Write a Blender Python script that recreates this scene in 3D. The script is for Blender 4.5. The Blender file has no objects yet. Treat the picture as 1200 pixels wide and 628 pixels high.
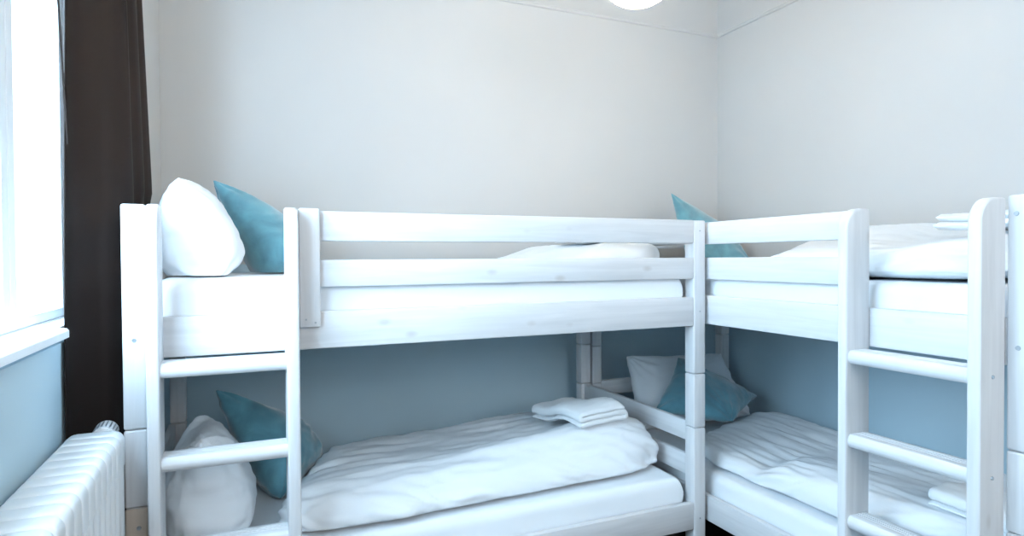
import bpy, bmesh, math, random
from mathutils import Vector, Matrix, noise

S = bpy.context.scene
COL = S.collection
random.seed(4)

# ------------------------------------------------------------------ helpers
def tag(o, label=None, cat=None, group=None, kind=None):
    if label: o['label'] = label
    if cat: o['category'] = cat
    if group: o['group'] = group
    if kind: o['kind'] = kind
    return o

def empty(name, loc, label, cat, group=None):
    o = bpy.data.objects.new(name, None)
    o.empty_display_size = .1
    o.location = loc
    COL.objects.link(o)
    return tag(o, label, cat, group)

def link(name, bm, mats, parent=None, smooth=False, angle=None):
    """bm is in world coordinates; parented meshes are stored relative to the top thing."""
    bmesh.ops.recalc_face_normals(bm, faces=bm.faces)
    off = Vector((0, 0, 0))
    p = parent
    while p is not None:
        off += p.location
        p = p.parent
    if parent is None:
        # origin at the base centre of the mesh
        xs = [v.co.x for v in bm.verts]; ys = [v.co.y for v in bm.verts]; zs = [v.co.z for v in bm.verts]
        off = Vector(((min(xs)+max(xs))/2, (min(ys)+max(ys))/2, min(zs)))
    for v in bm.verts:
        v.co -= off
    me = bpy.data.meshes.new(name)
    bm.to_mesh(me); bm.free()
    for m in (mats if isinstance(mats, (list, tuple)) else [mats]):
        me.materials.append(m)
    if smooth:
        for f in me.polygons: f.use_smooth = True
        if angle is not None:
            me.set_sharp_from_angle(angle=math.radians(angle))
    o = bpy.data.objects.new(name, me)
    if parent is None:
        o.location = off
    else:
        o.parent = parent
    COL.objects.link(o)
    return o

def box(bm, a, b, bev=0.0, seg=2, mat=0):
    x0, y0, z0 = [min(a[i], b[i]) for i in range(3)]
    x1, y1, z1 = [max(a[i], b[i]) for i in range(3)]
    r = bmesh.ops.create_cube(bm, size=1.0)
    vs = r['verts']
    for v in vs:
        v.co = Vector((x0+(v.co.x+.5)*(x1-x0), y0+(v.co.y+.5)*(y1-y0), z0+(v.co.z+.5)*(z1-z0)))
    fs = set(f for v in vs for f in v.link_faces)
    for f in fs: f.material_index = mat
    if bev > 0:
        es = list(set(e for v in vs for e in v.link_edges))
        bmesh.ops.bevel(bm, geom=es, offset=bev, segments=seg, affect='EDGES', profile=.5)
    return bm

def tube(bm, p0, p1, r, n=16, r2=None, bev=0):
    p0, p1 = Vector(p0), Vector(p1)
    d = p1-p0
    M = Matrix.Translation((p0+p1)/2) @ d.to_track_quat('Z', 'Y').to_matrix().to_4x4()
    g = bmesh.ops.create_cone(bm, cap_ends=True, segments=n, radius1=r, radius2=r if r2 is None else r2, depth=d.length, matrix=M)
    if bev:
        es = [e for e in set(e for v in g['verts'] for e in v.link_edges)
              if any(len(f.verts) > 4 for f in e.link_faces)]
        bmesh.ops.bevel(bm, geom=es, offset=bev, segments=2, affect='EDGES')
    return bm

def prism(bm, pts, fn, t0, t1, bev=0.0, seg=2):
    """closed outline pts (p,q) pushed from t0 to t1; fn(p,q,t) gives the world point."""
    a = [bm.verts.new(fn(p, q, t0)) for p, q in pts]
    b = [bm.verts.new(fn(p, q, t1)) for p, q in pts]
    n = len(pts)
    fs = [bm.faces.new(a), bm.faces.new(b[::-1])]
    for i in range(n):
        fs.append(bm.faces.new((a[i], a[(i+1) % n], b[(i+1) % n], b[i])))
    bmesh.ops.recalc_face_normals(bm, faces=fs)
    if bev:
        es = list(fs[0].edges)+list(fs[1].edges)
        bmesh.ops.bevel(bm, geom=es, offset=bev, segments=seg, affect='EDGES', profile=.5)
    return bm

def new_bm(): return bmesh.new()

# ------------------------------------------------------------------ materials
def mat_base(name, col, rough=.5, spec=.3):
    m = bpy.data.materials.new(name); m.use_nodes = True
    b = m.node_tree.nodes['Principled BSDF']
    b.inputs['Base Color'].default_value = (*col, 1)
    b.inputs['Roughness'].default_value = rough
    b.inputs['Specular IOR Level'].default_value = spec
    return m, m.node_tree, b

def ramp(nt, stops):
    r = nt.nodes.new('ShaderNodeValToRGB')
    e = r.color_ramp.elements
    e[0].position, e[0].color = stops[0][0], (*stops[0][1], 1)
    e[1].position, e[1].color = stops[1][0], (*stops[1][1], 1)
    for p, c in stops[2:]:
        k = e.new(p); k.color = (*c, 1)
    return r

def coords(nt, scale, rot=(0, 0, 0), kind='Object'):
    t = nt.nodes.new('ShaderNodeTexCoord'); mp = nt.nodes.new('ShaderNodeMapping')
    mp.inputs['Scale'].default_value = scale
    mp.inputs['Rotation'].default_value = rot
    nt.links.new(t.outputs[kind], mp.inputs['Vector'])
    return mp

def wood(name, axis, light=(.71, .715, .73), dark=(.63, .635, .65), knot=(.42, .37, .34)):
    m, nt, b = mat_base(name, light, .42, .35)
    sc = [26, 26, 26]; sc[axis] = 1.6
    mp = coords(nt, sc)
    n = nt.nodes.new('ShaderNodeTexNoise'); n.inputs['Scale'].default_value = 1.7; n.inputs['Detail'].default_value = 6
    n.inputs['Distortion'].default_value = .5
    nt.links.new(mp.outputs[0], n.inputs['Vector'])
    r = ramp(nt, [(.32, dark), (.62, light)])
    nt.links.new(n.outputs['Fac'], r.inputs[0])
    sk = [9, 9, 9]; sk[axis] = 4.6
    mk = coords(nt, sk)
    v = nt.nodes.new('ShaderNodeTexVoronoi'); v.inputs['Scale'].default_value = 1
    nt.links.new(mk.outputs[0], v.inputs['Vector'])
    kr = ramp(nt, [(.05, (1, 1, 1)), (.13, (0, 0, 0))])
    nt.links.new(v.outputs['Distance'], kr.inputs[0])
    mul = nt.nodes.new('ShaderNodeMath'); mul.operation = 'MULTIPLY'; mul.inputs[1].default_value = .42
    nt.links.new(kr.outputs[0], mul.inputs[0])
    mx = nt.nodes.new('ShaderNodeMix'); mx.data_type = 'RGBA'
    nt.links.new(mul.outputs[0], mx.inputs[0])
    nt.links.new(r.outputs[0], mx.inputs[6])
    mx.inputs[7].default_value = (*knot, 1)
    nt.links.new(mx.outputs[2], b.inputs['Base Color'])
    bp = nt.nodes.new('ShaderNodeBump'); bp.inputs['Strength'].default_value = .06; bp.inputs['Distance'].default_value = .002
    nt.links.new(n.outputs['Fac'], bp.inputs['Height']); nt.links.new(bp.outputs[0], b.inputs['Normal'])
    return m

def fabric(name, col, rough=.9, weave=420, bump=.12, sheen=.0, vary=0.0, crease=0.0):
    m, nt, b = mat_base(name, col, rough, .15)
    b.inputs['Sheen Weight'].default_value = sheen
    mp = coords(nt, (1, 1, 1))
    n = nt.nodes.new('ShaderNodeTexNoise'); n.inputs['Scale'].default_value = weave; n.inputs['Detail'].default_value = 2
    nt.links.new(mp.outputs[0], n.inputs['Vector'])
    h = n.outputs['Fac']
    if crease:
        c = nt.nodes.new('ShaderNodeTexNoise'); c.inputs['Scale'].default_value = 22; c.inputs['Detail'].default_value = 4
        c.inputs['Distortion'].default_value = 1.2
        nt.links.new(mp.outputs[0], c.inputs['Vector'])
        ma = nt.nodes.new('ShaderNodeMath'); ma.operation = 'MULTIPLY_ADD'; ma.inputs[1].default_value = crease
        nt.links.new(c.outputs['Fac'], ma.inputs[0]); nt.links.new(n.outputs['Fac'], ma.inputs[2])
        h = ma.outputs[0]
    bp = nt.nodes.new('ShaderNodeBump'); bp.inputs['Strength'].default_value = bump; bp.inputs['Distance'].default_value = .003
    nt.links.new(h, bp.inputs['Height']); nt.links.new(bp.outputs[0], b.inputs['Normal'])
    if vary:
        n2 = nt.nodes.new('ShaderNodeTexNoise'); n2.inputs['Scale'].default_value = 9; n2.inputs['Detail'].default_value = 5
        n2.inputs['Distortion'].default_value = .8
        nt.links.new(mp.outputs[0], n2.inputs['Vector'])
        lo = tuple(c*(1-vary) for c in col); hi = tuple(min(1, c*(1+vary)) for c in col)
        r = ramp(nt, [(.35, lo), (.65, hi)])
        nt.links.new(n2.outputs['Fac'], r.inputs[0]); nt.links.new(r.outputs[0], b.inputs['Base Color'])
    return m

def plaster(name, col, vary=.02):
    m, nt, b = mat_base(name, col, .75, .2)
    mp = coords(nt, (1, 1, 1))
    n = nt.nodes.new('ShaderNodeTexNoise'); n.inputs['Scale'].default_value = 60; n.inputs['Detail'].default_value = 5
    n2 = nt.nodes.new('ShaderNodeTexNoise'); n2.inputs['Scale'].default_value = 1.3; n2.inputs['Detail'].default_value = 3
    for k in (n, n2): nt.links.new(mp.outputs[0], k.inputs['Vector'])
    r = ramp(nt, [(.3, tuple(c*(1-vary) for c in col)), (.7, tuple(min(1, c*(1+vary)) for c in col))])
    nt.links.new(n2.outputs['Fac'], r.inputs[0]); nt.links.new(r.outputs[0], b.inputs['Base Color'])
    bp = nt.nodes.new('ShaderNodeBump'); bp.inputs['Strength'].default_value = .05; bp.inputs['Distance'].default_value = .002
    nt.links.new(n.outputs['Fac'], bp.inputs['Height']); nt.links.new(bp.outputs[0], b.inputs['Normal'])
    return m

def two_tone(name, upper, lower, height):
    """wall paint with a blue-grey lower field up to a painted line"""
    m = plaster(name, upper); nt = m.node_tree; b = nt.nodes['Principled BSDF']
    src = b.inputs['Base Color'].links[0].from_socket
    g = nt.nodes.new('ShaderNodeNewGeometry'); sx = nt.nodes.new('ShaderNodeSeparateXYZ')
    nt.links.new(g.outputs['Position'], sx.inputs[0])
    lt = nt.nodes.new('ShaderNodeMath'); lt.operation = 'LESS_THAN'; lt.inputs[1].default_value = height
    nt.links.new(sx.outputs['Z'], lt.inputs[0])
    mx = nt.nodes.new('ShaderNodeMix'); mx.data_type = 'RGBA'
    nt.links.new(lt.outputs[0], mx.inputs[0]); nt.links.new(src, mx.inputs[6]); mx.inputs[7].default_value = (*lower, 1)
    nt.links.new(mx.outputs[2], b.inputs['Base Color'])
    return m

def floor_mat():
    m, nt, b = mat_base('dark_floor_boards', (.03, .026, .024), .4, .4)
    mp = coords(nt, (1, 1, 1))
    br = nt.nodes.new('ShaderNodeTexBrick')
    br.inputs['Scale'].default_value = 1
    br.inputs['Brick Width'].default_value = 1.2; br.inputs['Row Height'].default_value = .14
    br.inputs['Mortar Size'].default_value = .002
    br.inputs['Color1'].default_value = (.030, .025, .022, 1); br.inputs['Color2'].default_value = (.042, .036, .032, 1)
    br.inputs['Mortar'].default_value = (.006, .006, .006, 1)
    nt.links.new(mp.outputs[0], br.inputs['Vector'])
    nt.links.new(br.outputs['Color'], b.inputs['Base Color'])
    return m

def glass_mat():
    m = bpy.data.materials.new('window_glass'); m.use_nodes = True
    nt = m.node_tree; nt.nodes.clear()
    o = nt.nodes.new('ShaderNodeOutputMaterial'); mx = nt.nodes.new('ShaderNodeMixShader')
    t = nt.nodes.new('ShaderNodeBsdfTransparent'); g = nt.nodes.new('ShaderNodeBsdfGlossy'); f = nt.nodes.new('ShaderNodeValue')
    g.inputs['Roughness'].default_value = .02; f.outputs[0].default_value = .035
    nt.links.new(f.outputs[0], mx.inputs[0]); nt.links.new(t.outputs[0], mx.inputs[1]); nt.links.new(g.outputs[0], mx.inputs[2])
    nt.links.new(mx.outputs[0], o.inputs[0])
    return m

WOOD = [wood('whitewashed_pine_%s' % 'xyz'[i], i) for i in range(3)]
PINE = wood('bare_pine_block', 2, (.62, .53, .45), (.54, .45, .37), (.4, .3, .24))
M_wall = two_tone('two_tone_wall_paint', (.565, .562, .557), (.475, .62, .70), 1.33)
M_ceil = plaster('ceiling_paint', (.82, .82, .81))
M_trim = mat_base('picture_rail_paint', (.58, .575, .57), .5)[0]
M_white = mat_base('white_gloss_paint', (.86, .88, .90), .3, .4)[0]
M_rad = mat_base('radiator_enamel', (.84, .87, .89), .28, .45)[0]
M_steel = mat_base('bolt_steel', (.42, .46, .50), .35, .5)[0]; M_steel.node_tree.nodes['Principled BSDF'].inputs['Metallic'].default_value = .8
M_dark = mat_base('dark_slot', (.03, .04, .05), .5)[0]
M_cot = fabric('white_cotton', (.84, .87, .90), .9, 600, .10, 0, 0, 3.0)
M_sheet = fabric('white_sheet', (.84, .87, .90), .9, 600, .08, 0, 0, 1.5)
M_towel = fabric('white_terry', (.85, .88, .90), .95, 900, .45, .2)
M_teal = fabric('teal_velvet', (.105, .275, .34), .75, 500, .15, .8, .22, 2.0)
M_curt = fabric('brown_curtain_cloth', (.019, .0125, .0105), .58, 700, .06, 0)
M_floor = floor_mat()
M_glass = glass_mat()

# ------------------------------------------------------------------ the room
XL, XR, YB, YF, ZC = -.325, 2.717, 3.04, -2.3, 3.15
WY0, WY1, WZ0, WZ1 = 0.3, 2.38, 1.156, 2.33        # opening of the left window
XW = -.442                                           # inner face of the wall around the window
XO = -.575                                           # outer face of the left wall

def struct(name, bm, m, parent=None):
    o = link(name, bm, m, parent)
    if parent is None: o['kind'] = 'structure'
    return o

bm = new_bm(); box(bm, (XO, YF-.2, -.1), (XR+.2, YB+.2, 0)); struct('floor', bm, M_floor)
bm = new_bm(); box(bm, (XO, YF-.2, ZC), (XR+.2, YB+.2, ZC+.1)); struct('ceiling', bm, M_ceil)
bm = new_bm(); box(bm, (XO, YB, 0), (XR+.2, YB+.2, ZC)); struct('wall_back', bm, M_wall)
bm = new_bm(); box(bm, (XR, YF-.2, 0), (XR+.2, YB, ZC)); struct('wall_right', bm, M_wall)
bm = new_bm()
box(bm, (XO, YF-.2, 0), (XW, YB, WZ0-.02))
box(bm, (XO, YF-.2, WZ1), (XW, YB, ZC))
box(bm, (XO, YF-.2, WZ0-.02), (XW, WY0, WZ1))
box(bm, (XO, WY1, WZ0-.02), (XW, YB, WZ1))
box(bm, (XW, 2.43, 0), (XL, YB, ZC))
struct('wall_left', bm, M_wall)
FX0, FX1, FZ0, FZ1 = .05, 2.05, 1.75, 2.95            # unseen opening added behind the camera to let in fill light
bm = new_bm()
box(bm, (XW, YF-.2, 0), (XR, YF, FZ0)); box(bm, (XW, YF-.2, FZ1), (XR, YF, ZC))
box(bm, (XW, YF-.2, FZ0), (FX0, YF, FZ1)); box(bm, (FX1, YF-.2, FZ0), (XR, YF, FZ1))
struct('wall_front', bm, M_wall)

# picture rails
def rail_profile(): return [(0, 0), (.007, .001), (.011, .006), (.011, .010), (.016, .014), (.016, .020), (0, .020)]
PZ = 2.712
bm = new_bm(); prism(bm, rail_profile(), lambda p, q, t: Vector((t, YB-p, PZ+q)), XL, XR); struct('trim_1', bm, M_trim)
bm = new_bm(); prism(bm, rail_profile(), lambda p, q, t: Vector((XR-p, t, PZ+q)), YF, YB-.016); struct('trim_2', bm, M_trim)
bm = new_bm(); box(bm, (XL, YB-.014, 0), (XR, YB, .09), .003); struct('baseboard_back', bm, M_white)
bm = new_bm(); box(bm, (XR-.014, YF, 0), (XR, YB-.014, .09), .003); struct('baseboard_right', bm, M_white)

# left window: frame, sash, panes, sill
bm = new_bm()
fx0, fx1 = -.57, -.500
for a, b in (((WY0, WZ0), (WY0+.068, WZ1)), ((WY1-.068, WZ0), (WY1, WZ1)), ((WY0+.068, WZ0), (WY1-.068, WZ0+.026)), ((WY0+.068, WZ1-.05), (WY1-.068, WZ1))):
    box(bm, (fx0, a[0], a[1]), (fx1, b[0], b[1]), .003)
win = struct('window_1', bm, M_white)
bm = new_bm()
s0, s1 = -.560, -.508
zt = 1.914                                          # transom
y0, y1 = WY0+.068, WY1-.068
edges = [y0, 1.09, 1.806, y1]
w = .046
za, zb = WZ0+.026, WZ1-.068
for q in range(3):
    ya, yb = edges[q]+.002, edges[q+1]-.002
    box(bm, (s0, ya, za), (s1, ya+w, zb), .003); box(bm, (s0, yb-w, za), (s1, yb, zb), .003)
    box(bm, (s0, ya+w, za), (s1, yb-w, za+.028), .003); box(bm, (s0, ya+w, zb-w), (s1, yb-w, zb), .003)
    if q < 2: box(bm, (s0+.006, ya+w, zt-.022), (s1-.004, yb-w, zt+.022), .003)
struct('sash', bm, M_white, win)
bm = new_bm(); box(bm, (-.537, y0, WZ0+.05), (-.533, y1, WZ1-.05)); struct('pane', bm, M_glass, win)
bm = new_bm()
prism(bm, [(XW, 1.150), (-.424, 1.150), (-.412, 1.156), (-.412, 1.173), (-.417, 1.179), (XW, 1.179)],
      lambda p, q, t: Vector((p, t, q)), WY0-.06, 1.893, .003)
prism(bm, [(-.50, WZ0), (XW, WZ0), (XW, 1.179), (-.50, 1.179)], lambda p, q, t: Vector((p, t, q)), WY0+.002, WY1-.002)
struct('window_sill', bm, M_white, win)

# frame and pane of the unseen window added for fill light
bm = new_bm()
for a, b in (((FX0, FZ0), (FX0+.06, FZ1)), ((FX1-.06, FZ0), (FX1, FZ1)), ((FX0+.06, FZ0), (FX1-.06, FZ0+.06)), ((FX0+.06, FZ1-.06), (FX1-.06, FZ1)), (((FX0+FX1)/2-.03, FZ0+.06), ((FX0+FX1)/2+.03, FZ1-.06))):
    box(bm, (a[0], YF-.14, a[1]), (b[0], YF-.08, b[1]), .003)
fill_win = struct('added_fill_window', bm, M_white)
bm = new_bm(); box(bm, (FX0+.06, YF-.112, FZ0+.06), (FX1-.06, YF-.108, FZ1-.06)); struct('pane', bm, M_glass, fill_win)

# ------------------------------------------------------------------ curtain
cur = empty('curtain', (-.40, 2.05, .12), 'dark brown floor-length curtain hanging at the window behind the bunk bed post', 'curtain')
def curtain_path(z):
    k = max(0, min(1, (2.35-z)/.75))                 # the cloth spreads further along the wall lower down
    y0 = 1.935+.07*max(0, min(1, (z-1.05)/1.1))
    pts = [(-.4325, y0), (-.430, y0+.03), (-.421, y0+.065), (-.403, y0+.10), (-.380, y0+.13), (-.354, y0+.16-.01*k), (-.334+.004*k, y0+.187)]
    pts = [(p[0]+.0015*math.sin(z*2.3+p[1]*7), p[1]) for p in pts]
    q = max(0, min(1, (z-1.5)/.05))
    tail = [(-.323+.010*k, 2.185+.02*k), (-.330+.010*k, 2.215+.03*k), (-.335+.012*k, 2.24+.04*k), (-.318+.012*k, 2.265+.05*k), (-.312+.012*k, 2.285+.06*k),
            (-.317+.012*k, 2.30+.07*k), (-.306+.012*k, 2.315+.08*k), (-.302+.014*k, 2.325+.10*k), (-.312+.012*k, 2.345+.10*k)]
    out = list(pts)
    for a, y in tail:
        out.append((min(a, -.313)*(1-q)+a*q, y))
    return out
def catmull(pts, n):
    res = []
    P = [pts[0]]+pts+[pts[-1]]
    for i in range(1, len(P)-2):
        for j in range(n):
            t = j/n
            r = []
            for d in range(2):
                p0, p1, p2, p3 = P[i-1][d], P[i][d], P[i+1][d], P[i+2][d]
                r.append(.5*(2*p1+(-p0+p2)*t+(2*p0-5*p1+4*p2-p3)*t*t+(-p0+3*p1-3*p2+p3)*t**3))
            res.append(tuple(r))
    res.append(pts[-1])
    return res
bm = new_bm()
rows = []
zs = [.12+(3.12-.12)*i/70 for i in range(71)]
for z in zs:
    path = catmull(curtain_path(z), 6)
    rows.append([bm.verts.new((x, y, z)) for x, y in path])
for i in range(len(rows)-1):
    for j in range(len(rows[0])-1):
        bm.faces.new((rows[i][j], rows[i][j+1], rows[i+1][j+1], rows[i+1][j]))
o = link('drape', bm, M_curt, cur, True)
sm = o.modifiers.new('thickness', 'SOLIDIFY'); sm.thickness = .0025; sm.offset = 0
bm = new_bm()
prism(bm, [(1.69, 3.12), (1.70, 3.12), (1.980, 1.66), (1.977, 1.66)], lambda p, q, t: Vector((t, p, q)), -.430, -.426)
link('back_hem', bm, M_curt, cur)

# ------------------------------------------------------------------ radiator
rad = empty('radiator', (-.362, 1.25, 0), 'white ribbed column radiator under the window sill', 'radiator')
pitch, yend = .0589, 1.911
xr0, xr1, zt, zb = -.4284, -.2958, .904, .12
def section_bm(y):
    bm = new_bm()
    r = .028
    pts = []
    for cx, cz, a0 in ((xr1-r, zt-r, 0), (xr0+r, zt-r, 90)):
        for k in range(7):
            a = math.radians(a0+90*k/6); pts.append((cx+r*math.cos(a), cz+r*math.sin(a)))
    pts += [(xr0, zt-.09), (xr1, zt-.09)]
    h = pitch*.5-.0014
    prism(bm, pts, lambda p, q, t: Vector((p, t, q)), y-h, y+h, .0115, 4)
    pts2 = [(p, zb+(zt-q)) for p, q in pts][::-1]
    prism(bm, pts2, lambda p, q, t: Vector((p, t, q)), y-h, y+h, .0115, 4)
    for cx in (xr0+.018, (xr0+xr1)/2, xr1-.018):
        tube(bm, (cx, y, zb+.05), (cx, y, zt-.05), .018, 14)
    cx = (xr0+xr1)/2
    for cz in (zt-.030, zb+.030):
        tube(bm, (cx, y-pitch/2, cz), (cx, y+pitch/2, cz), .0255, 16)
    return bm
sec = link('section', section_bm(yend-pitch/2), M_rad, rad, True, 40)
for i in range(1, 22):
    c = sec.copy(); COL.objects.link(c); c.parent = rad
    c.location = (0, -pitch*i, 0)
for yy in (yend-pitch*.5, yend-pitch*20.5):
    bm = new_bm()
    for cx in (xr0+.018, xr1-.018):
        tube(bm, (cx, yy, 0), (cx, yy, zb+.05), .011, 12, .009)
    link('foot', bm, M_rad, rad, True, 40)
# thermostat valve at the far end
bm = new_bm()
vx, vz = -.352, .880
tube(bm, (vx, yend-.003, vz-.006), (vx, yend+.030, vz-.003), .015, 16)
tube(bm, (vx, yend+.028, vz-.002), (vx, yend+.085, vz+.004), .0265, 24, .029, .003)
val = link('thermostat_valve', bm, M_white, rad, True, 40)
bm = new_bm()
for k in range(18):
    a = 2*math.pi*k/18
    cx, cz = vx+.0275*math.cos(a), vz-.001+.0275*math.sin(a)
    tube(bm, (cx, yend+.038, cz), (cx, yend+.076, cz+.004), .0021, 6)
link('grip_ribs', bm, M_steel, val, True, 40)

# ------------------------------------------------------------------ bunk beds
def bed(name, label, base, fn, W, ax, L, depth, Z, stiles, rungs, board=None, skew=0.0, ptop=(1.505, 1.497)):
    """fn(u,v,z): u along the bed from the ladder end, v from the front to the wall side."""
    root = empty(name, base, label, 'bunk bed', 'bunk beds')
    wu, wv, wz = W
    def ub(u0, v0, z0, u1, v1, z1, bev=.004, bm=None):
        bm = bm or new_bm()
        return box(bm, fn(u0, v0, z0), fn(u1, v1, z1), bev)
    def bolt(pt, axis, par, r=.006, m=M_steel):
        bm = new_bm(); a = Vector(pt); d = Vector(axis).normalized()
        tube(bm, a-d*.002, a+d*.0025, r, 14, r*.8)
        if r > .004:
            tube(bm, a+d*.0022, a+d*.0028, r*.42, 6)
        return link('bolt', bm, m, par, True, 40)
    fwd = fn(0, -1, 0)-fn(0, 0, 0)                    # towards the room
    ps = .058
    posts = {}
    for nm, u0, v0, top, jz in (('fl', 0, 0, ptop[0], Z['join']), ('fr', L-ps, 0, ptop[1], Z['join']), ('bl', skew, depth-ps, ptop[1], Z['joinb']), ('br', L-ps, depth-ps, ptop[1], Z['joinb'])):
        bm = new_bm()
        segs = [(0, jz[0]), (jz[0], jz[1]), (jz[1], top)]
        for k, (a, b) in enumerate(segs):
            box(bm, fn(u0, v0, a+(.0008 if k else 0)), fn(u0+ps, v0+ps, b-.0008), .0065, 3, 0)
        posts[nm] = link('post', bm, [wz], root, True, 35)
    z_pairs = {'guard': Z['g1'], 'guard2': Z['g2'], 'rail': Z['rail'], 'low': Z['low']}
    t = .024
    gu0 = Z['guard_start']
    for key in ('g1', 'g2'):
        a, b = Z[key]
        link('guard_rail', ub(gu0, .001, a, L-ps, .001+t, b), wu, root, True, 35)
    for key in ('rail', 'low'):
        a, b = Z[key]
        link('side_rail', ub(ps, .001, a, L-ps, .001+t+.004, b), wu, root, True, 35)
        link('rear_rail', ub(ps+skew, depth-.03, a, L-ps, depth-.002, b), wu, root, True, 35)
    # end boards of both ends
    for u0, extra in ((.017, True), (L-.017-t, True)):
        sk = skew if u0 < .5 else 0
        for a, b in (Z['g1'], Z['g2'], Z['rail'], Z['e1'], Z['e2'], Z['low']):
            link('end_board', ub(u0, ps, a, u0+t, depth-ps, b), wv, root, True, 35)
    # slatted bases under the mattresses
    for zz in (Z['slat_up'], Z['slat_low']):
        bm = new_bm()
        n = 13
        for k in range(n):
            u = .10+(L-.26)*k/(n-1)
            box(bm, fn(u, .03, zz-.018), fn(u+.07, depth-.032, zz-.002), .002, 1)
        link('slatted_base', bm, wv, root)
    # ladder: two stiles and grooved rungs
    for u0, u1 in stiles:
        bm = new_bm()
        top, R = Z['stile_top'], .062
        pts = [(0, .0), (0, top)]
        pts += [(-.10+R-R*math.sin(math.radians(a)), top-R+R*math.cos(math.radians(a))) for a in range(0, 91, 9)]
        pts += [(-.10, 0)]
        prism(bm, pts, lambda p, q, tt: fn(tt, p, q), u0, u1, .007, 3)
        st = link('ladder_stile', bm, wz, root, True, 30)
        for zr in rungs:
            u = u0 if u0 < stiles[0][0]+.01 else u1
            du = (-1 if u == u0 else 1)
            p = fn(u, -.052, zr-.02)
            bolt(p, fn(du, 0, 0)-fn(0, 0, 0), st, .0055)
    ua, ub_ = stiles[0][1], stiles[1][0]
    for zr in rungs:
        bm = new_bm()
        th = .041
        pts = []
        v0, v1 = -.094, -.018
        r = .017
        for cx, a0 in ((v0+r, 180),):
            for k in range(9):
                a = math.radians(270-180*k/8); pts.append((cx+r*1.0*math.cos(a), zr-th/2+(th/2)*math.sin(a)))
        # grooved tread
        g = v0+.030
        while g < v1-.012:
            pts += [(g, zr), (g+.0015, zr-.0025), (g+.004, zr-.0025), (g+.0055, zr)]
            g += .0115
        pts += [(v1-.004, zr), (v1, zr-.004), (v1, zr-th+.004), (v1-.004, zr-th)]
        prism(bm, pts, lambda p, q, tt: fn(tt, p, q), ua-.0005, ub_+.0005)
        link('ladder_rung', bm, wu, root, True, 25)
    if board:
        u0, u1, z0, z1 = board
        bd = link('guard_board', ub(u0, -.022, z0, u1, .0005, z1, .005), wz, root, True, 35)
        for du, dz in ((.018, .024), (.045, .014)):
            bolt(fn(u0+du, -.022, z0+dz), fwd, bd, .0035)
    return root, posts, bolt, fwd

A0 = Vector((-.307, 1.95, 0))
fA = lambda u, v, z: Vector((A0.x+u, A0.y+v, z))
ZA = dict(join=(.672, .887), joinb=(.685, .892), g1=(1.406, 1.497), g2=(1.266, 1.349), rail=(1.079, 1.193), low=(.270, .376),
          e1=(.606, .686), e2=(.466, .55), slat_up=1.13, slat_low=.33, guard_start=.457, stile_top=1.502)
WA = (WOOD[0], WOOD[1], WOOD[2])
bedA, postA, boltA, fwdA = bed('bunk_bed', 'white wooden bunk bed along the back wall with its ladder on the left', (A0.x+.995, A0.y+.475, 0), fA, WA, 0, 1.991, .95, ZA,
                               [(.067, .099), (.414, .449)], [1.077, .826, .578, .33], (.455, .515, 1.147, 1.503), .022)
for u, z in ((.028, 1.132), (.033, .617)):
    boltA(fA(u, 0, z), fwdA, postA['fl'], .0065)
for z in (1.455, 1.136, .31):
    boltA(fA(1.962, 0, z), fwdA, postA['fr'], .0032)
# bare pine foot of the near left post
me = postA['fl'].data
me.materials.append(PINE)
for f in me.polygons:
    if f.center.z < .67: f.material_index = 1

B0 = Vector((1.70, .842, 0))
fB = lambda u, v, z: Vector((B0.x+v, B0.y+u, z))
ZB = dict(ZA); ZB.update(rail=(1.082, 1.197), low=(.288, .39), guard_start=.47, stile_top=1.491, g1=(1.402, 1.49), g2=(1.262, 1.349), joinb=(.685, .892), join=(.676, .877))
WB = (WOOD[1], WOOD[0], WOOD[2])
bedB, postB, boltB, fwdB = bed('bunk_bed', 'white wooden bunk bed along the right wall with its ladder nearest the camera', (B0.x+.47, B0.y+1.03, 0), fB, WB, 1, 2.068, .94, ZB,
                               [(.0588, .091), (.415, .446)], [1.078, .833, .594, .35], None, 0, (1.497, 1.49))
for u, z in ((.038, 1.451), (.033, 1.128)):
    boltB(fB(u, 0, z), fwdB, postB['fl'], .0065)

# ------------------------------------------------------------------ soft goods
def wr(p, ax, ay, az, seed=0.):
    return noise.noise(Vector((p.x*ax+seed, p.y*ay+seed*1.7, p.z*az-seed*.6)))
def ridge(p, ax, ay, az, seed=0.):
    n = wr(p, ax, ay, az, seed)
    return (1-abs(n)*2.2)

def displace(bm, fn):
    bmesh.ops.recalc_face_normals(bm, faces=bm.faces)
    bm.normal_update()
    mv = [(v, v.co+v.normal*fn(v.co, v.normal)) for v in bm.verts]
    for v, c in mv: v.co = c

def grid_closed(bm, N, M, top, bot):
    """two sheets over an N x M grid that meet along the border"""
    T = [[bm.verts.new(top(i/N, j/M)) for j in range(M+1)] for i in range(N+1)]
    Bv = [[T[i][j] if i in (0, N) or j in (0, M) else bm.verts.new(bot(i/N, j/M)) for j in range(M+1)] for i in range(N+1)]
    for i in range(N):
        for j in range(M):
            bm.faces.new((T[i][j], T[i+1][j], T[i+1][j+1], T[i][j+1]))
            q = (Bv[i][j], Bv[i][j+1], Bv[i+1][j+1], Bv[i+1][j])
            if len(set(q)) == 4: 
                try: bm.faces.new(q)
                except ValueError: pass

def ease(t, k=.72):
    c = .5-.5*math.cos(math.pi*t)
    return t*(1-k)+c*k

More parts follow.
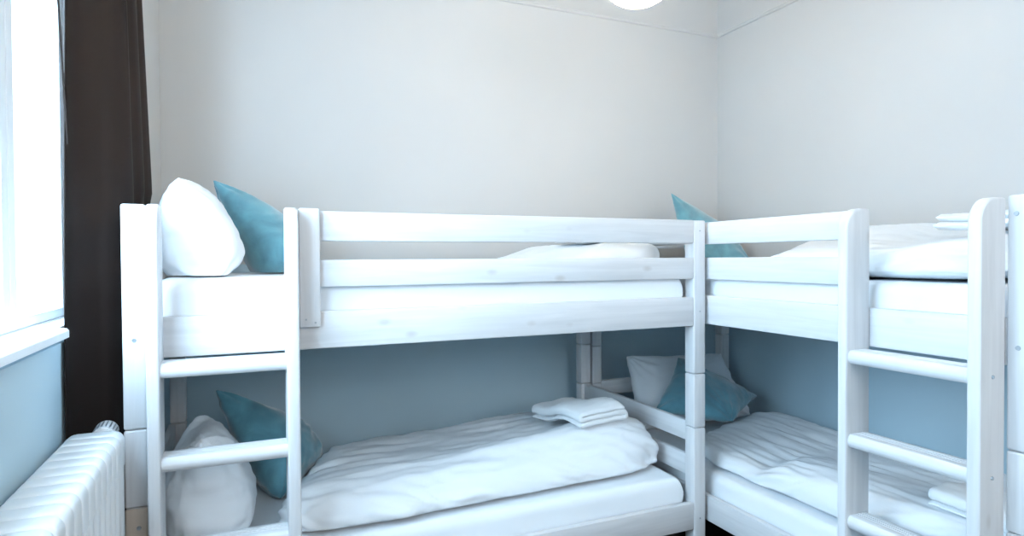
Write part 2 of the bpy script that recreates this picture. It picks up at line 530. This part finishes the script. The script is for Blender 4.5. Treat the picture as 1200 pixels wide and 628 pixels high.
from mathutils.bvhtree import BVHTree
def bvh(o):
    off = o.location
    return BVHTree.FromPolygons([v.co+off for v in o.data.vertices], [list(p.vertices) for p in o.data.polygons])
def inside(tr, p):
    n, q = 0, Vector(p)
    for _ in range(12):
        loc, nn, idx, dist = tr.ray_cast(q, Vector((.31, .17, .935)).normalized())
        if loc is None: break
        n += 1; q = loc+Vector((.31, .17, .935)).normalized()*1e-5
    return n % 2 == 1
def push_out(bm, trees, gap=.002, lim=.09):
    for tr in trees:
        for v in bm.verts:
            if inside(tr, v.co):
                loc, n, idx, dist = tr.find_nearest(v.co)
                if loc is not None and dist < lim:
                    v.co = loc+n*gap

def pillow(name, corners, thick, label, group, m, cat, zmin=None, xmin=None, ymax=None, pinch=.07, power=.45, seed=0., wamp=.006, sag=.0, ex=2, hit=(), N=56):
    """corners: bottom-near, bottom-far, top-far, top-near"""
    a, b, c, d = [Vector(p) for p in corners]
    nrm = (b-a+c-d).cross(d-a+c-b).normalized()
    bm = new_bm()
    def base(s, t):
        u, v = 2*s-1, 2*t-1
        u2 = u*(1-pinch*(1-v*v)**1.0); v2 = v*(1-pinch*(1-u*u)**1.0)
        s2, t2 = (u2+1)/2, (v2+1)/2
        return a*(1-s2)*(1-t2)+b*s2*(1-t2)+c*s2*t2+d*(1-s2)*t2
    def th(s, t):
        u, v = 2*s-1, 2*t-1
        e = max(0, (1-abs(u)**ex)*(1-abs(v)**ex))**power
        return thick*.5*e*(1-sag*v)
    top = lambda s, t: base(ease(s), ease(t))+nrm*th(ease(s), ease(t))
    bot = lambda s, t: base(ease(s), ease(t))-nrm*th(ease(s), ease(t))
    grid_closed(bm, N, N, top, bot)
    cs = [a, b, c, d]
    def w(p, n):
        r = wamp*.45*ridge(p, 9, 9, 9, seed)+wamp*.22*ridge(p, 21, 21, 21, seed+5)+wamp*.4*(ridge(p, 5, 5, 26, seed+2)-.4)
        # folds that run out of the corners
        for q in cs:
            dv = p-q; L = dv.length
            if L < .24:
                e1 = (b-a).normalized(); e2 = (d-a).normalized()
                ang = math.atan2(dv.dot(e2), dv.dot(e1))
                r += wamp*.8*math.sin(ang*13+seed)*max(0, 1-L/.24)*min(1, L/.05)
        return r
    displace(bm, w)
    for v in bm.verts:
        if zmin is not None and v.co.z < zmin: v.co.z = zmin+(v.co.z-zmin)*.02
        if xmin is not None and v.co.x < xmin: v.co.x = xmin+(v.co.x-xmin)*.02
        if ymax is not None and v.co.y > ymax: v.co.y = ymax+(v.co.y-ymax)*.02
    push_out(bm, [bvh(h) for h in hit])
    o = link(name, bm, m, None, True)
    tag(o, label, cat, group)
    return o

def mattress(a, b, label, bev=.045, seed=0., amp=.0035):
    bm = new_bm()
    x0, y0, z0 = a; x1, y1, z1 = b
    N, M = 90, 50
    mid = (z0+z1)/2
    def e(s, t):
        u, v = abs(2*s-1), abs(2*t-1)
        wx, wy = (x1-x0)/2, (y1-y0)/2
        du, dv = min(1, (1-u)*wx/bev), min(1, (1-v)*wy/bev)
        f = lambda d: math.sqrt(max(0, 1-(1-d)**2))
        return f(du)*f(dv)
    E = lambda t: ease(t, .97)
    def P(s, t, sg):
        s, t = E(s), E(t)
        k = e(s, t)
        return Vector((x0+(x1-x0)*s, y0+(y1-y0)*t, mid+sg*(z1-mid)*(k**.6 if k > 0 else 0)))
    grid_closed(bm, N, M, lambda s, t: P(s, t, 1), lambda s, t: P(s, t, -1))
    displace(bm, lambda p, n: (amp*.6*wr(p, 5, 11, 8, seed)+amp*.5*ridge(p, 3.5, 24, 14, seed+3)*(1 if abs(n.z) < .8 else .4)))
    for v in bm.verts:
        v.co.x = min(max(v.co.x, x0), x1); v.co.y = min(max(v.co.y, y0), y1); v.co.z = min(max(v.co.z, z0), z1+.004)
    o = link('mattress', bm, M_sheet, None, True)
    return tag(o, label, 'mattress', 'mattresses')

def duvet(corners, zbase, H, label, seed=0., amp=.010, long='x', p=9, N=130, M=80, mod=None, lift=None):
    """corners: (x,y) at near-left, near-right, far-right, far-left; H(s,t) top height"""
    a, b, c, d = [Vector((*q, 0)) for q in corners]
    bm = new_bm()
    def base(s, t):
        q = a*(1-s)*(1-t)+b*s*(1-t)+c*s*t+d*(1-s)*t
        return q
    def e(s, t):
        u, v = abs(2*s-1), abs(2*t-1)
        return max(0, (1-u**(p*1.4))*(1-v**p))**.5
    E = lambda t: ease(t, .93)
    ctr = (a+b+c+d)/4
    def P(s, t, sg):
        s, t = E(s), E(t)
        k = e(s, t); h = H(s, t); mid = zbase+(h-zbase)*.30
        q = base(s, t)
        cr = (abs(2*s-1)**7)*(abs(2*t-1)**7)*.075
        q.x -= cr*(1 if q.x > ctr.x else -1); q.y -= cr*(1 if q.y > ctr.y else -1)
        q.x += .012*noise.noise(Vector((t*7+seed, 3.1, seed)))*(1 if s < .5 else 1)
        q.y += .014*noise.noise(Vector((s*9+seed, 8.1, seed)))
        q.z = mid+(h-mid)*k if sg > 0 else mid-(mid-zbase)*k
        return q
    grid_closed(bm, N, M, lambda s, t: P(s, t, 1), lambda s, t: P(s, t, -1))
    if long == 'x': k1, k2 = (2.4, 13), (5.5, 28)
    else: k1, k2 = (13, 2.4), (28, 5.5)
    def w(q, n):
        r = amp*.75*(ridge(q, k1[0], k1[1], 4, seed)-.4)+amp*.40*(ridge(q, k2[0], k2[1], 9, seed+4)-.4)
        r += amp*.13*(ridge(q, 15, 15, 10, seed+9)-.4)
        # short slanting puckers along the rolled edges
        side = max(0, 1-abs(n.z))**.7
        m = .5+.9*wr(q, 4, 4, 4, seed+2)
        r += amp*.8*side*m*math.sin((q.x*1.0+q.z*2.0+q.y*.8)*58+5*wr(q, 7, 7, 7, seed))
        return r*(.15 if n.z < -.5 else 1)
    displace(bm, w)
    for v in bm.verts:
        lo = zbase if lift is None else zbase+lift(v.co)
        if v.co.z < lo: v.co.z = lo
        if mod: mod(v)
    o = link('duvet', bm, M_cot, None, True)
    return tag(o, label, 'duvet', 'duvets')

def towel(cx, cy, z, lx, ly, layers, th, rot, label, seed=0., base=None):
    """a folded towel: a ribbon laid back and forth in layers"""
    bm = new_bm()
    R = Matrix.Rotation(rot, 3, 'Z')
    rr = th*.5
    prof = []
    hw = lx/2
    for k in range(layers):
        zc = z+rr+k*th*1.02
        sgn = 1 if k % 2 == 0 else -1
        n = 16
        ins = .012*((k*37) % 3-1)
        for i in range(n+1):
            prof.append((sgn*(-hw+ins+(2*hw-ins)*i/n), zc))
        if k < layers-1:
            for i in range(1, 8):
                aa = -math.pi/2+math.pi*i/8
                prof.append((sgn*(hw+.5*th*1.02*math.cos(aa)), zc+.5*th*1.02*(1+math.sin(aa))))
    n = 34
    half = th*.47
    rows = []
    for j in range(n+1):
        t = ease(j/n, .8); y = (t-.5)*ly
        edge = min(1, (1-abs(2*t-1))*ly/2/.012); ef = math.sqrt(max(0, 1-(1-edge)**2))*.5+.5
        up, dn = [], []
        for i, (px, pz) in enumerate(prof):
            q0 = prof[max(0, i-1)]; q1 = prof[min(len(prof)-1, i+1)]
            tx, tz = q1[0]-q0[0], q1[1]-q0[1]; L = math.hypot(tx, tz) or 1
            nx, nz = -tz/L, tx/L
            cap = .25 if i in (0, len(prof)-1) else 1
            y2 = y*(1+.03*noise.noise(Vector((px*9, pz*40, seed+j*.1))))
            up.append((px+nx*half*ef*cap, y2, pz+nz*half*ef*cap)); dn.append((px-nx*half*ef*cap, y2, pz-nz*half*ef*cap))
        rows.append(up+dn[::-1])
    V = []
    for r in rows:
        line = []
        for q in r:
            v = R @ Vector(q)
            v.x += cx; v.y += cy
            v.z += .006*noise.noise(Vector((v.x*12, v.y*12, seed)))
            v.z += base(v.x, v.y) if base else 0
            line.append(bm.verts.new(v))
        V.append(line)
    m = len(V[0])
    for j in range(n):
        for i in range(m):
            bm.faces.new((V[j][i], V[j][(i+1) % m], V[j+1][(i+1) % m], V[j+1][i]))
    bm.faces.new(V[0]); bm.faces.new(V[-1][::-1])
    o = link('folded_towel', bm, M_towel, None, True, 60)
    return tag(o, label, 'towel', 'folded towels')

def sstep(a, b, x):
    t = max(0, min(1, (x-a)/(b-a))); return t*t*(3-2*t)

# mattresses
ZU, ZL = 1.298, .468
mattress((-.245, 1.985, 1.13), (1.60, 2.835, ZU), 'white sheeted mattress on the upper bunk along the back wall', seed=1)
mattress((-.245, 1.985, .33), (1.602, 2.835, ZL), 'white sheeted mattress on the lower bunk along the back wall', .03, seed=2)
mattress((1.735, .91, 1.13), (2.605, 2.84, 1.276), 'white sheeted mattress on the upper bunk along the right wall', seed=3)
mattress((1.735, .91, .33), (2.605, 2.84, ZL), 'white sheeted mattress on the lower bunk along the right wall', .03, seed=4)

# duvets
def H1(s, t):
    h = .555+.035*s+.02*math.sin(math.pi*t)
    h += .060*math.exp(-((t-.20)/.15)**2)*sstep(.15, .8, s)+.02*math.exp(-((t-.2)/.15)**2)
    h += .010*math.sin(s*7+t*3)
    return h
D1 = duvet([(.05, 2.0), (1.60, 2.055), (1.60, 2.83), (.34, 2.83)], ZL+.003, H1, 'white duvet spread over the lower bunk along the back wall', 41, .014, 'x', 8)
def H2(s, t):
    return 1.318+.022*sstep(.35, .6, s)+.066*sstep(.58, .80, s)+.004*math.sin(9*s)
D2 = duvet([(.30, 2.02), (1.60, 2.02), (1.605, 2.83), (.30, 2.83)], ZU+.006, H2, 'white duvet on the upper bunk along the back wall, heaped at its right end', 47, .006, 'x', 16)
def H3(s, t):     # s across (x), t along (y)
    h = .535+.012*math.sin(t*8)
    h += .065*(1-sstep(.55, .66, t))*math.exp(-((s-.12)/.30)**2)
    return h
D3 = duvet([(1.765, .95), (2.60, .95), (2.59, 2.56), (1.80, 2.24)], ZL+.003, H3, 'white duvet spread over the lower bunk along the right wall', 53, .012, 'y', 9, 80, 130)
def H4(s, t):
    h = 1.372+sstep(.0, .75, s)*(.055+.05*sstep(.32, .52, t))
    h += .03*(1-sstep(.05, .30, t))*(1-sstep(.4, .8, s))
    h -= .10*sstep(.68, 1.0, t)*(1-.3*s)
    return h
D4 = duvet([(1.745, .95), (2.59, .95), (2.58, 2.20), (1.80, 1.98)], 1.283, H4, 'white duvet heaped on the upper bunk along the right wall', 59, .009, 'y', 9, 80, 110)

# pillows and cushions at the left end of the bed along the back wall
PA = pillow('pillow', [(-.09, 2.07, ZU-.02), (-.12, 2.45, ZU-.02), (-.185, 2.47, 1.60), (-.18, 2.10, 1.60)], .235,
       'plump white pillow standing against the left end of the upper bunk', 'white pillows', M_cot, 'pillow', ZU+.005, -.248, None, .04, .5, 3, .006, .28, 3.2)
PB = pillow('pillow', [(-.09, 2.04, ZL-.03), (-.11, 2.45, ZL-.03), (-.145, 2.47, .80), (-.130, 2.12, .80)], .27,
       'plump white pillow at the left end of the lower bunk behind the ladder', 'white pillows', M_cot, 'pillow', ZL+.005, -.262, None, .04, .5, 8, .013, .25, 3.0)
def teal_leaf(dz, label, seed, hit, dx=0, dy=0, zmin=None):
    C = [(.110+dx, 2.39+dy, .480+dz), (.262+dx, 2.72+dy, .485+dz), (.20+dx, 2.72+dy, .655+dz), (-.103+dx, 2.56+dy, .862+dz)]
    return pillow('cushion', C, .22, label, 'teal cushions', M_teal, 'cushion', zmin, None, None, .05, .5, seed, .007, .2, 2.7, hit)
teal_leaf(.785, 'teal velvet cushion leaning on the white pillow of the upper bunk at left', 11, (PA,), zmin=ZU+.006)
teal_leaf(0, 'teal velvet cushion leaning on the white pillow of the lower bunk behind the ladder', 17, (PB, D1), zmin=ZL+.006)

# far end of the bed along the right wall
PC = pillow('pillow', [(1.82, 2.60, ZL+.0), (2.56, 2.60, ZL+.0), (2.52, 2.79, .79), (1.875, 2.79, .82)], .15,
       'white pillow propped at the far end of the lower bunk along the right wall', 'white pillows', M_cot, 'pillow', ZL+.005, None, 2.836, .04, .45, 21, .007, .25, 2.4)
pillow('cushion', [(2.17, 2.32, .55), (2.53, 2.52, .60), (2.14, 2.70, .815), (1.82, 2.47, .605)], .15,
       'teal velvet cushion in front of the white pillow, seen behind the corner post', 'teal cushions', M_teal, 'cushion', ZL+.005, None, None, .05, .5, 29, .007, 0, 2.2, (PC, D3))
pillow('cushion', [(2.155, 2.62, 1.30), (2.58, 2.60, 1.30), (2.57, 2.79, 1.50), (2.165, 2.785, 1.705)], .13,
       'teal velvet cushion in the room corner, only its tip showing above the upper rails', 'teal cushions', M_teal, 'cushion', 1.283, None, 2.836, .03, .5, 31, .004, 0)

# towels
def rest(o, dv):
    tr = bvh(dv)
    def f(x, y):
        hs = []
        for ddx, ddy in ((0, 0), (.04, 0), (-.04, 0), (0, .04), (0, -.04), (.03, .03), (-.03, -.03)):
            h = tr.ray_cast(Vector((x+ddx, y+ddy, 3)), Vector((0, 0, -1)))
            if h[0] is not None: hs.append(h[0].z)
        return max(hs) if hs else o
    return f
def rest_flat(o, dv, cx, cy, k):
    f = rest(o, dv); top = max(f(cx+a, cy+b) for a in (-.08, 0, .08) for b in (-.14, 0, .14))
    return lambda x, y: f(x, y)*(1-k)+top*k
towel(1.305, 2.31, .006, .21, .36, 3, .022, .12, 'white folded towel on the duvet of the lower bunk along the back wall', 61, rest_flat(.58, D1, 1.305, 2.31, .3))
towel(1.40, 2.30, .006, .24, .30, 2, .010, .0, 'white folded towel lying flat on the heaped duvet of the upper back bunk', 63, rest(1.4, D2))
towel(1.99, 1.06, .003, .24, .26, 3, .018, .1, 'white folded towel on the lower bunk duvet behind the right ladder', 65, rest(.56, D3))
zz = max(rest(1.45, D4)(x, y) for x in (2.05, 2.16, 2.28) for y in (1.02, 1.13, 1.24))
towel(2.16, 1.13, zz+.001, .28, .28, 2, .026, .0, 'white folded towel on top of the duvet on the upper bunk at right', 67)

# ------------------------------------------------------------------ pendant lamp
lx, ly, lz, lr = 1.324, 1.89, 2.262, .15
lamp = empty('pendant_lamp', (lx, ly, lz), 'round white globe pendant lamp at the top edge of the picture', 'lamp')
M_shade = bpy.data.materials.new('paper_globe'); M_shade.use_nodes = True
nt = M_shade.node_tree; pb = nt.nodes['Principled BSDF']
pb.inputs['Base Color'].default_value = (.9, .87, .80, 1); pb.inputs['Roughness'].default_value = .8
tl = nt.nodes.new('ShaderNodeBsdfTranslucent'); tl.inputs['Color'].default_value = (.90, .85, .78, 1)
ms = nt.nodes.new('ShaderNodeMixShader'); ms.inputs[0].default_value = .65
nt.links.new(pb.outputs[0], ms.inputs[1]); nt.links.new(tl.outputs[0], ms.inputs[2]); nt.links.new(ms.outputs[0], nt.nodes['Material Output'].inputs[0])
bm = new_bm()
prof = []
for k in range(33):
    a = math.pi*k/32
    r = lr*math.sin(a)*(1+.012*abs(math.sin(k*math.pi/2)))
    prof.append((max(r, .03 if k in (0,) else (.028 if k == 32 else 0)), lz+lr-lr*.98*math.cos(a)))
rows = []
for r, z in prof:
    rows.append([bm.verts.new((lx+r*math.cos(2*math.pi*i/48), ly+r*math.sin(2*math.pi*i/48), z)) for i in range(48)])
for i in range(len(rows)-1):
    for j in range(48):
        bm.faces.new((rows[i][j], rows[i][(j+1) % 48], rows[i+1][(j+1) % 48], rows[i+1][j]))
bm.faces.new(rows[0]); 
link('globe_shade', bm, M_shade, lamp, True)
bm = new_bm(); tube(bm, (lx, ly, lz+2*lr-.03), (lx, ly, ZC-.02), .003, 10); link('cable', bm, M_white, lamp, True, 40)
bm = new_bm(); tube(bm, (lx, ly, ZC-.04), (lx, ly, ZC), .05, 24, .045); link('ceiling_rose', bm, M_white, lamp, True, 40)

# ------------------------------------------------------------------ light
w = bpy.data.worlds.new('sky'); S.world = w; w.use_nodes = True
bg = w.node_tree.nodes['Background']
bg.inputs['Color'].default_value = (.60, .82, 1, 1); bg.inputs['Strength'].default_value = 6.0

def area(name, loc, rot, sx, sy, power, col):
    L = bpy.data.lights.new(name, 'AREA'); L.shape = 'RECTANGLE'; L.size = sx; L.size_y = sy
    L.energy = power; L.color = col
    o = bpy.data.objects.new(name, L); o.location = loc; o.rotation_euler = rot
    COL.objects.link(o); return o
area('window_daylight', (-.60, (WY0+WY1)/2, (WZ0+WZ1)/2), (0, -math.pi/2, 0), WZ1-WZ0, WY1-WY0, 100, (.54, .785, 1))
area('added_rear_fill', ((FX0+FX1)/2, YF-.3, (FZ0+FZ1)/2), (math.pi/2, 0, 0), FX1-FX0, FZ1-FZ0, 46, (1, .82, .65))  # warm fill light added behind the camera, kept high above the bunks
pl = bpy.data.lights.new('pendant_bulb', 'POINT'); pl.energy = 40; pl.color = (1, .84, .66); pl.shadow_soft_size = .05
po = bpy.data.objects.new('pendant_bulb', pl); po.location = (lx, ly, lz+lr); COL.objects.link(po)

# ------------------------------------------------------------------ camera
f, yaw, pit, rol = 723.866, .40847668, .0155327, .0056725672
cy, sy = math.cos(yaw), math.sin(yaw)
fw = Vector((sy*math.cos(pit), cy*math.cos(pit), -math.sin(pit)))
r = Vector((cy, -sy, 0)); d = fw.cross(r)
r2 = r*math.cos(rol)+d*math.sin(rol); d2 = -r*math.sin(rol)+d*math.cos(rol)
cam = bpy.data.cameras.new('camera'); cam.sensor_width = 36; cam.sensor_fit = 'HORIZONTAL'; cam.lens = f/1200*36
cam.clip_start = .02
co = bpy.data.objects.new('camera', cam); COL.objects.link(co)
Mx = Matrix((r2, -d2, -fw)).transposed().to_4x4(); Mx.translation = Vector((0, 0, 1.35))
co.matrix_world = Mx
S.camera = co

S.view_settings.view_transform = 'Standard'; S.view_settings.look = 'None'
S.view_settings.exposure = 0.1; S.view_settings.gamma = 1
S.view_settings.use_curve_mapping = False
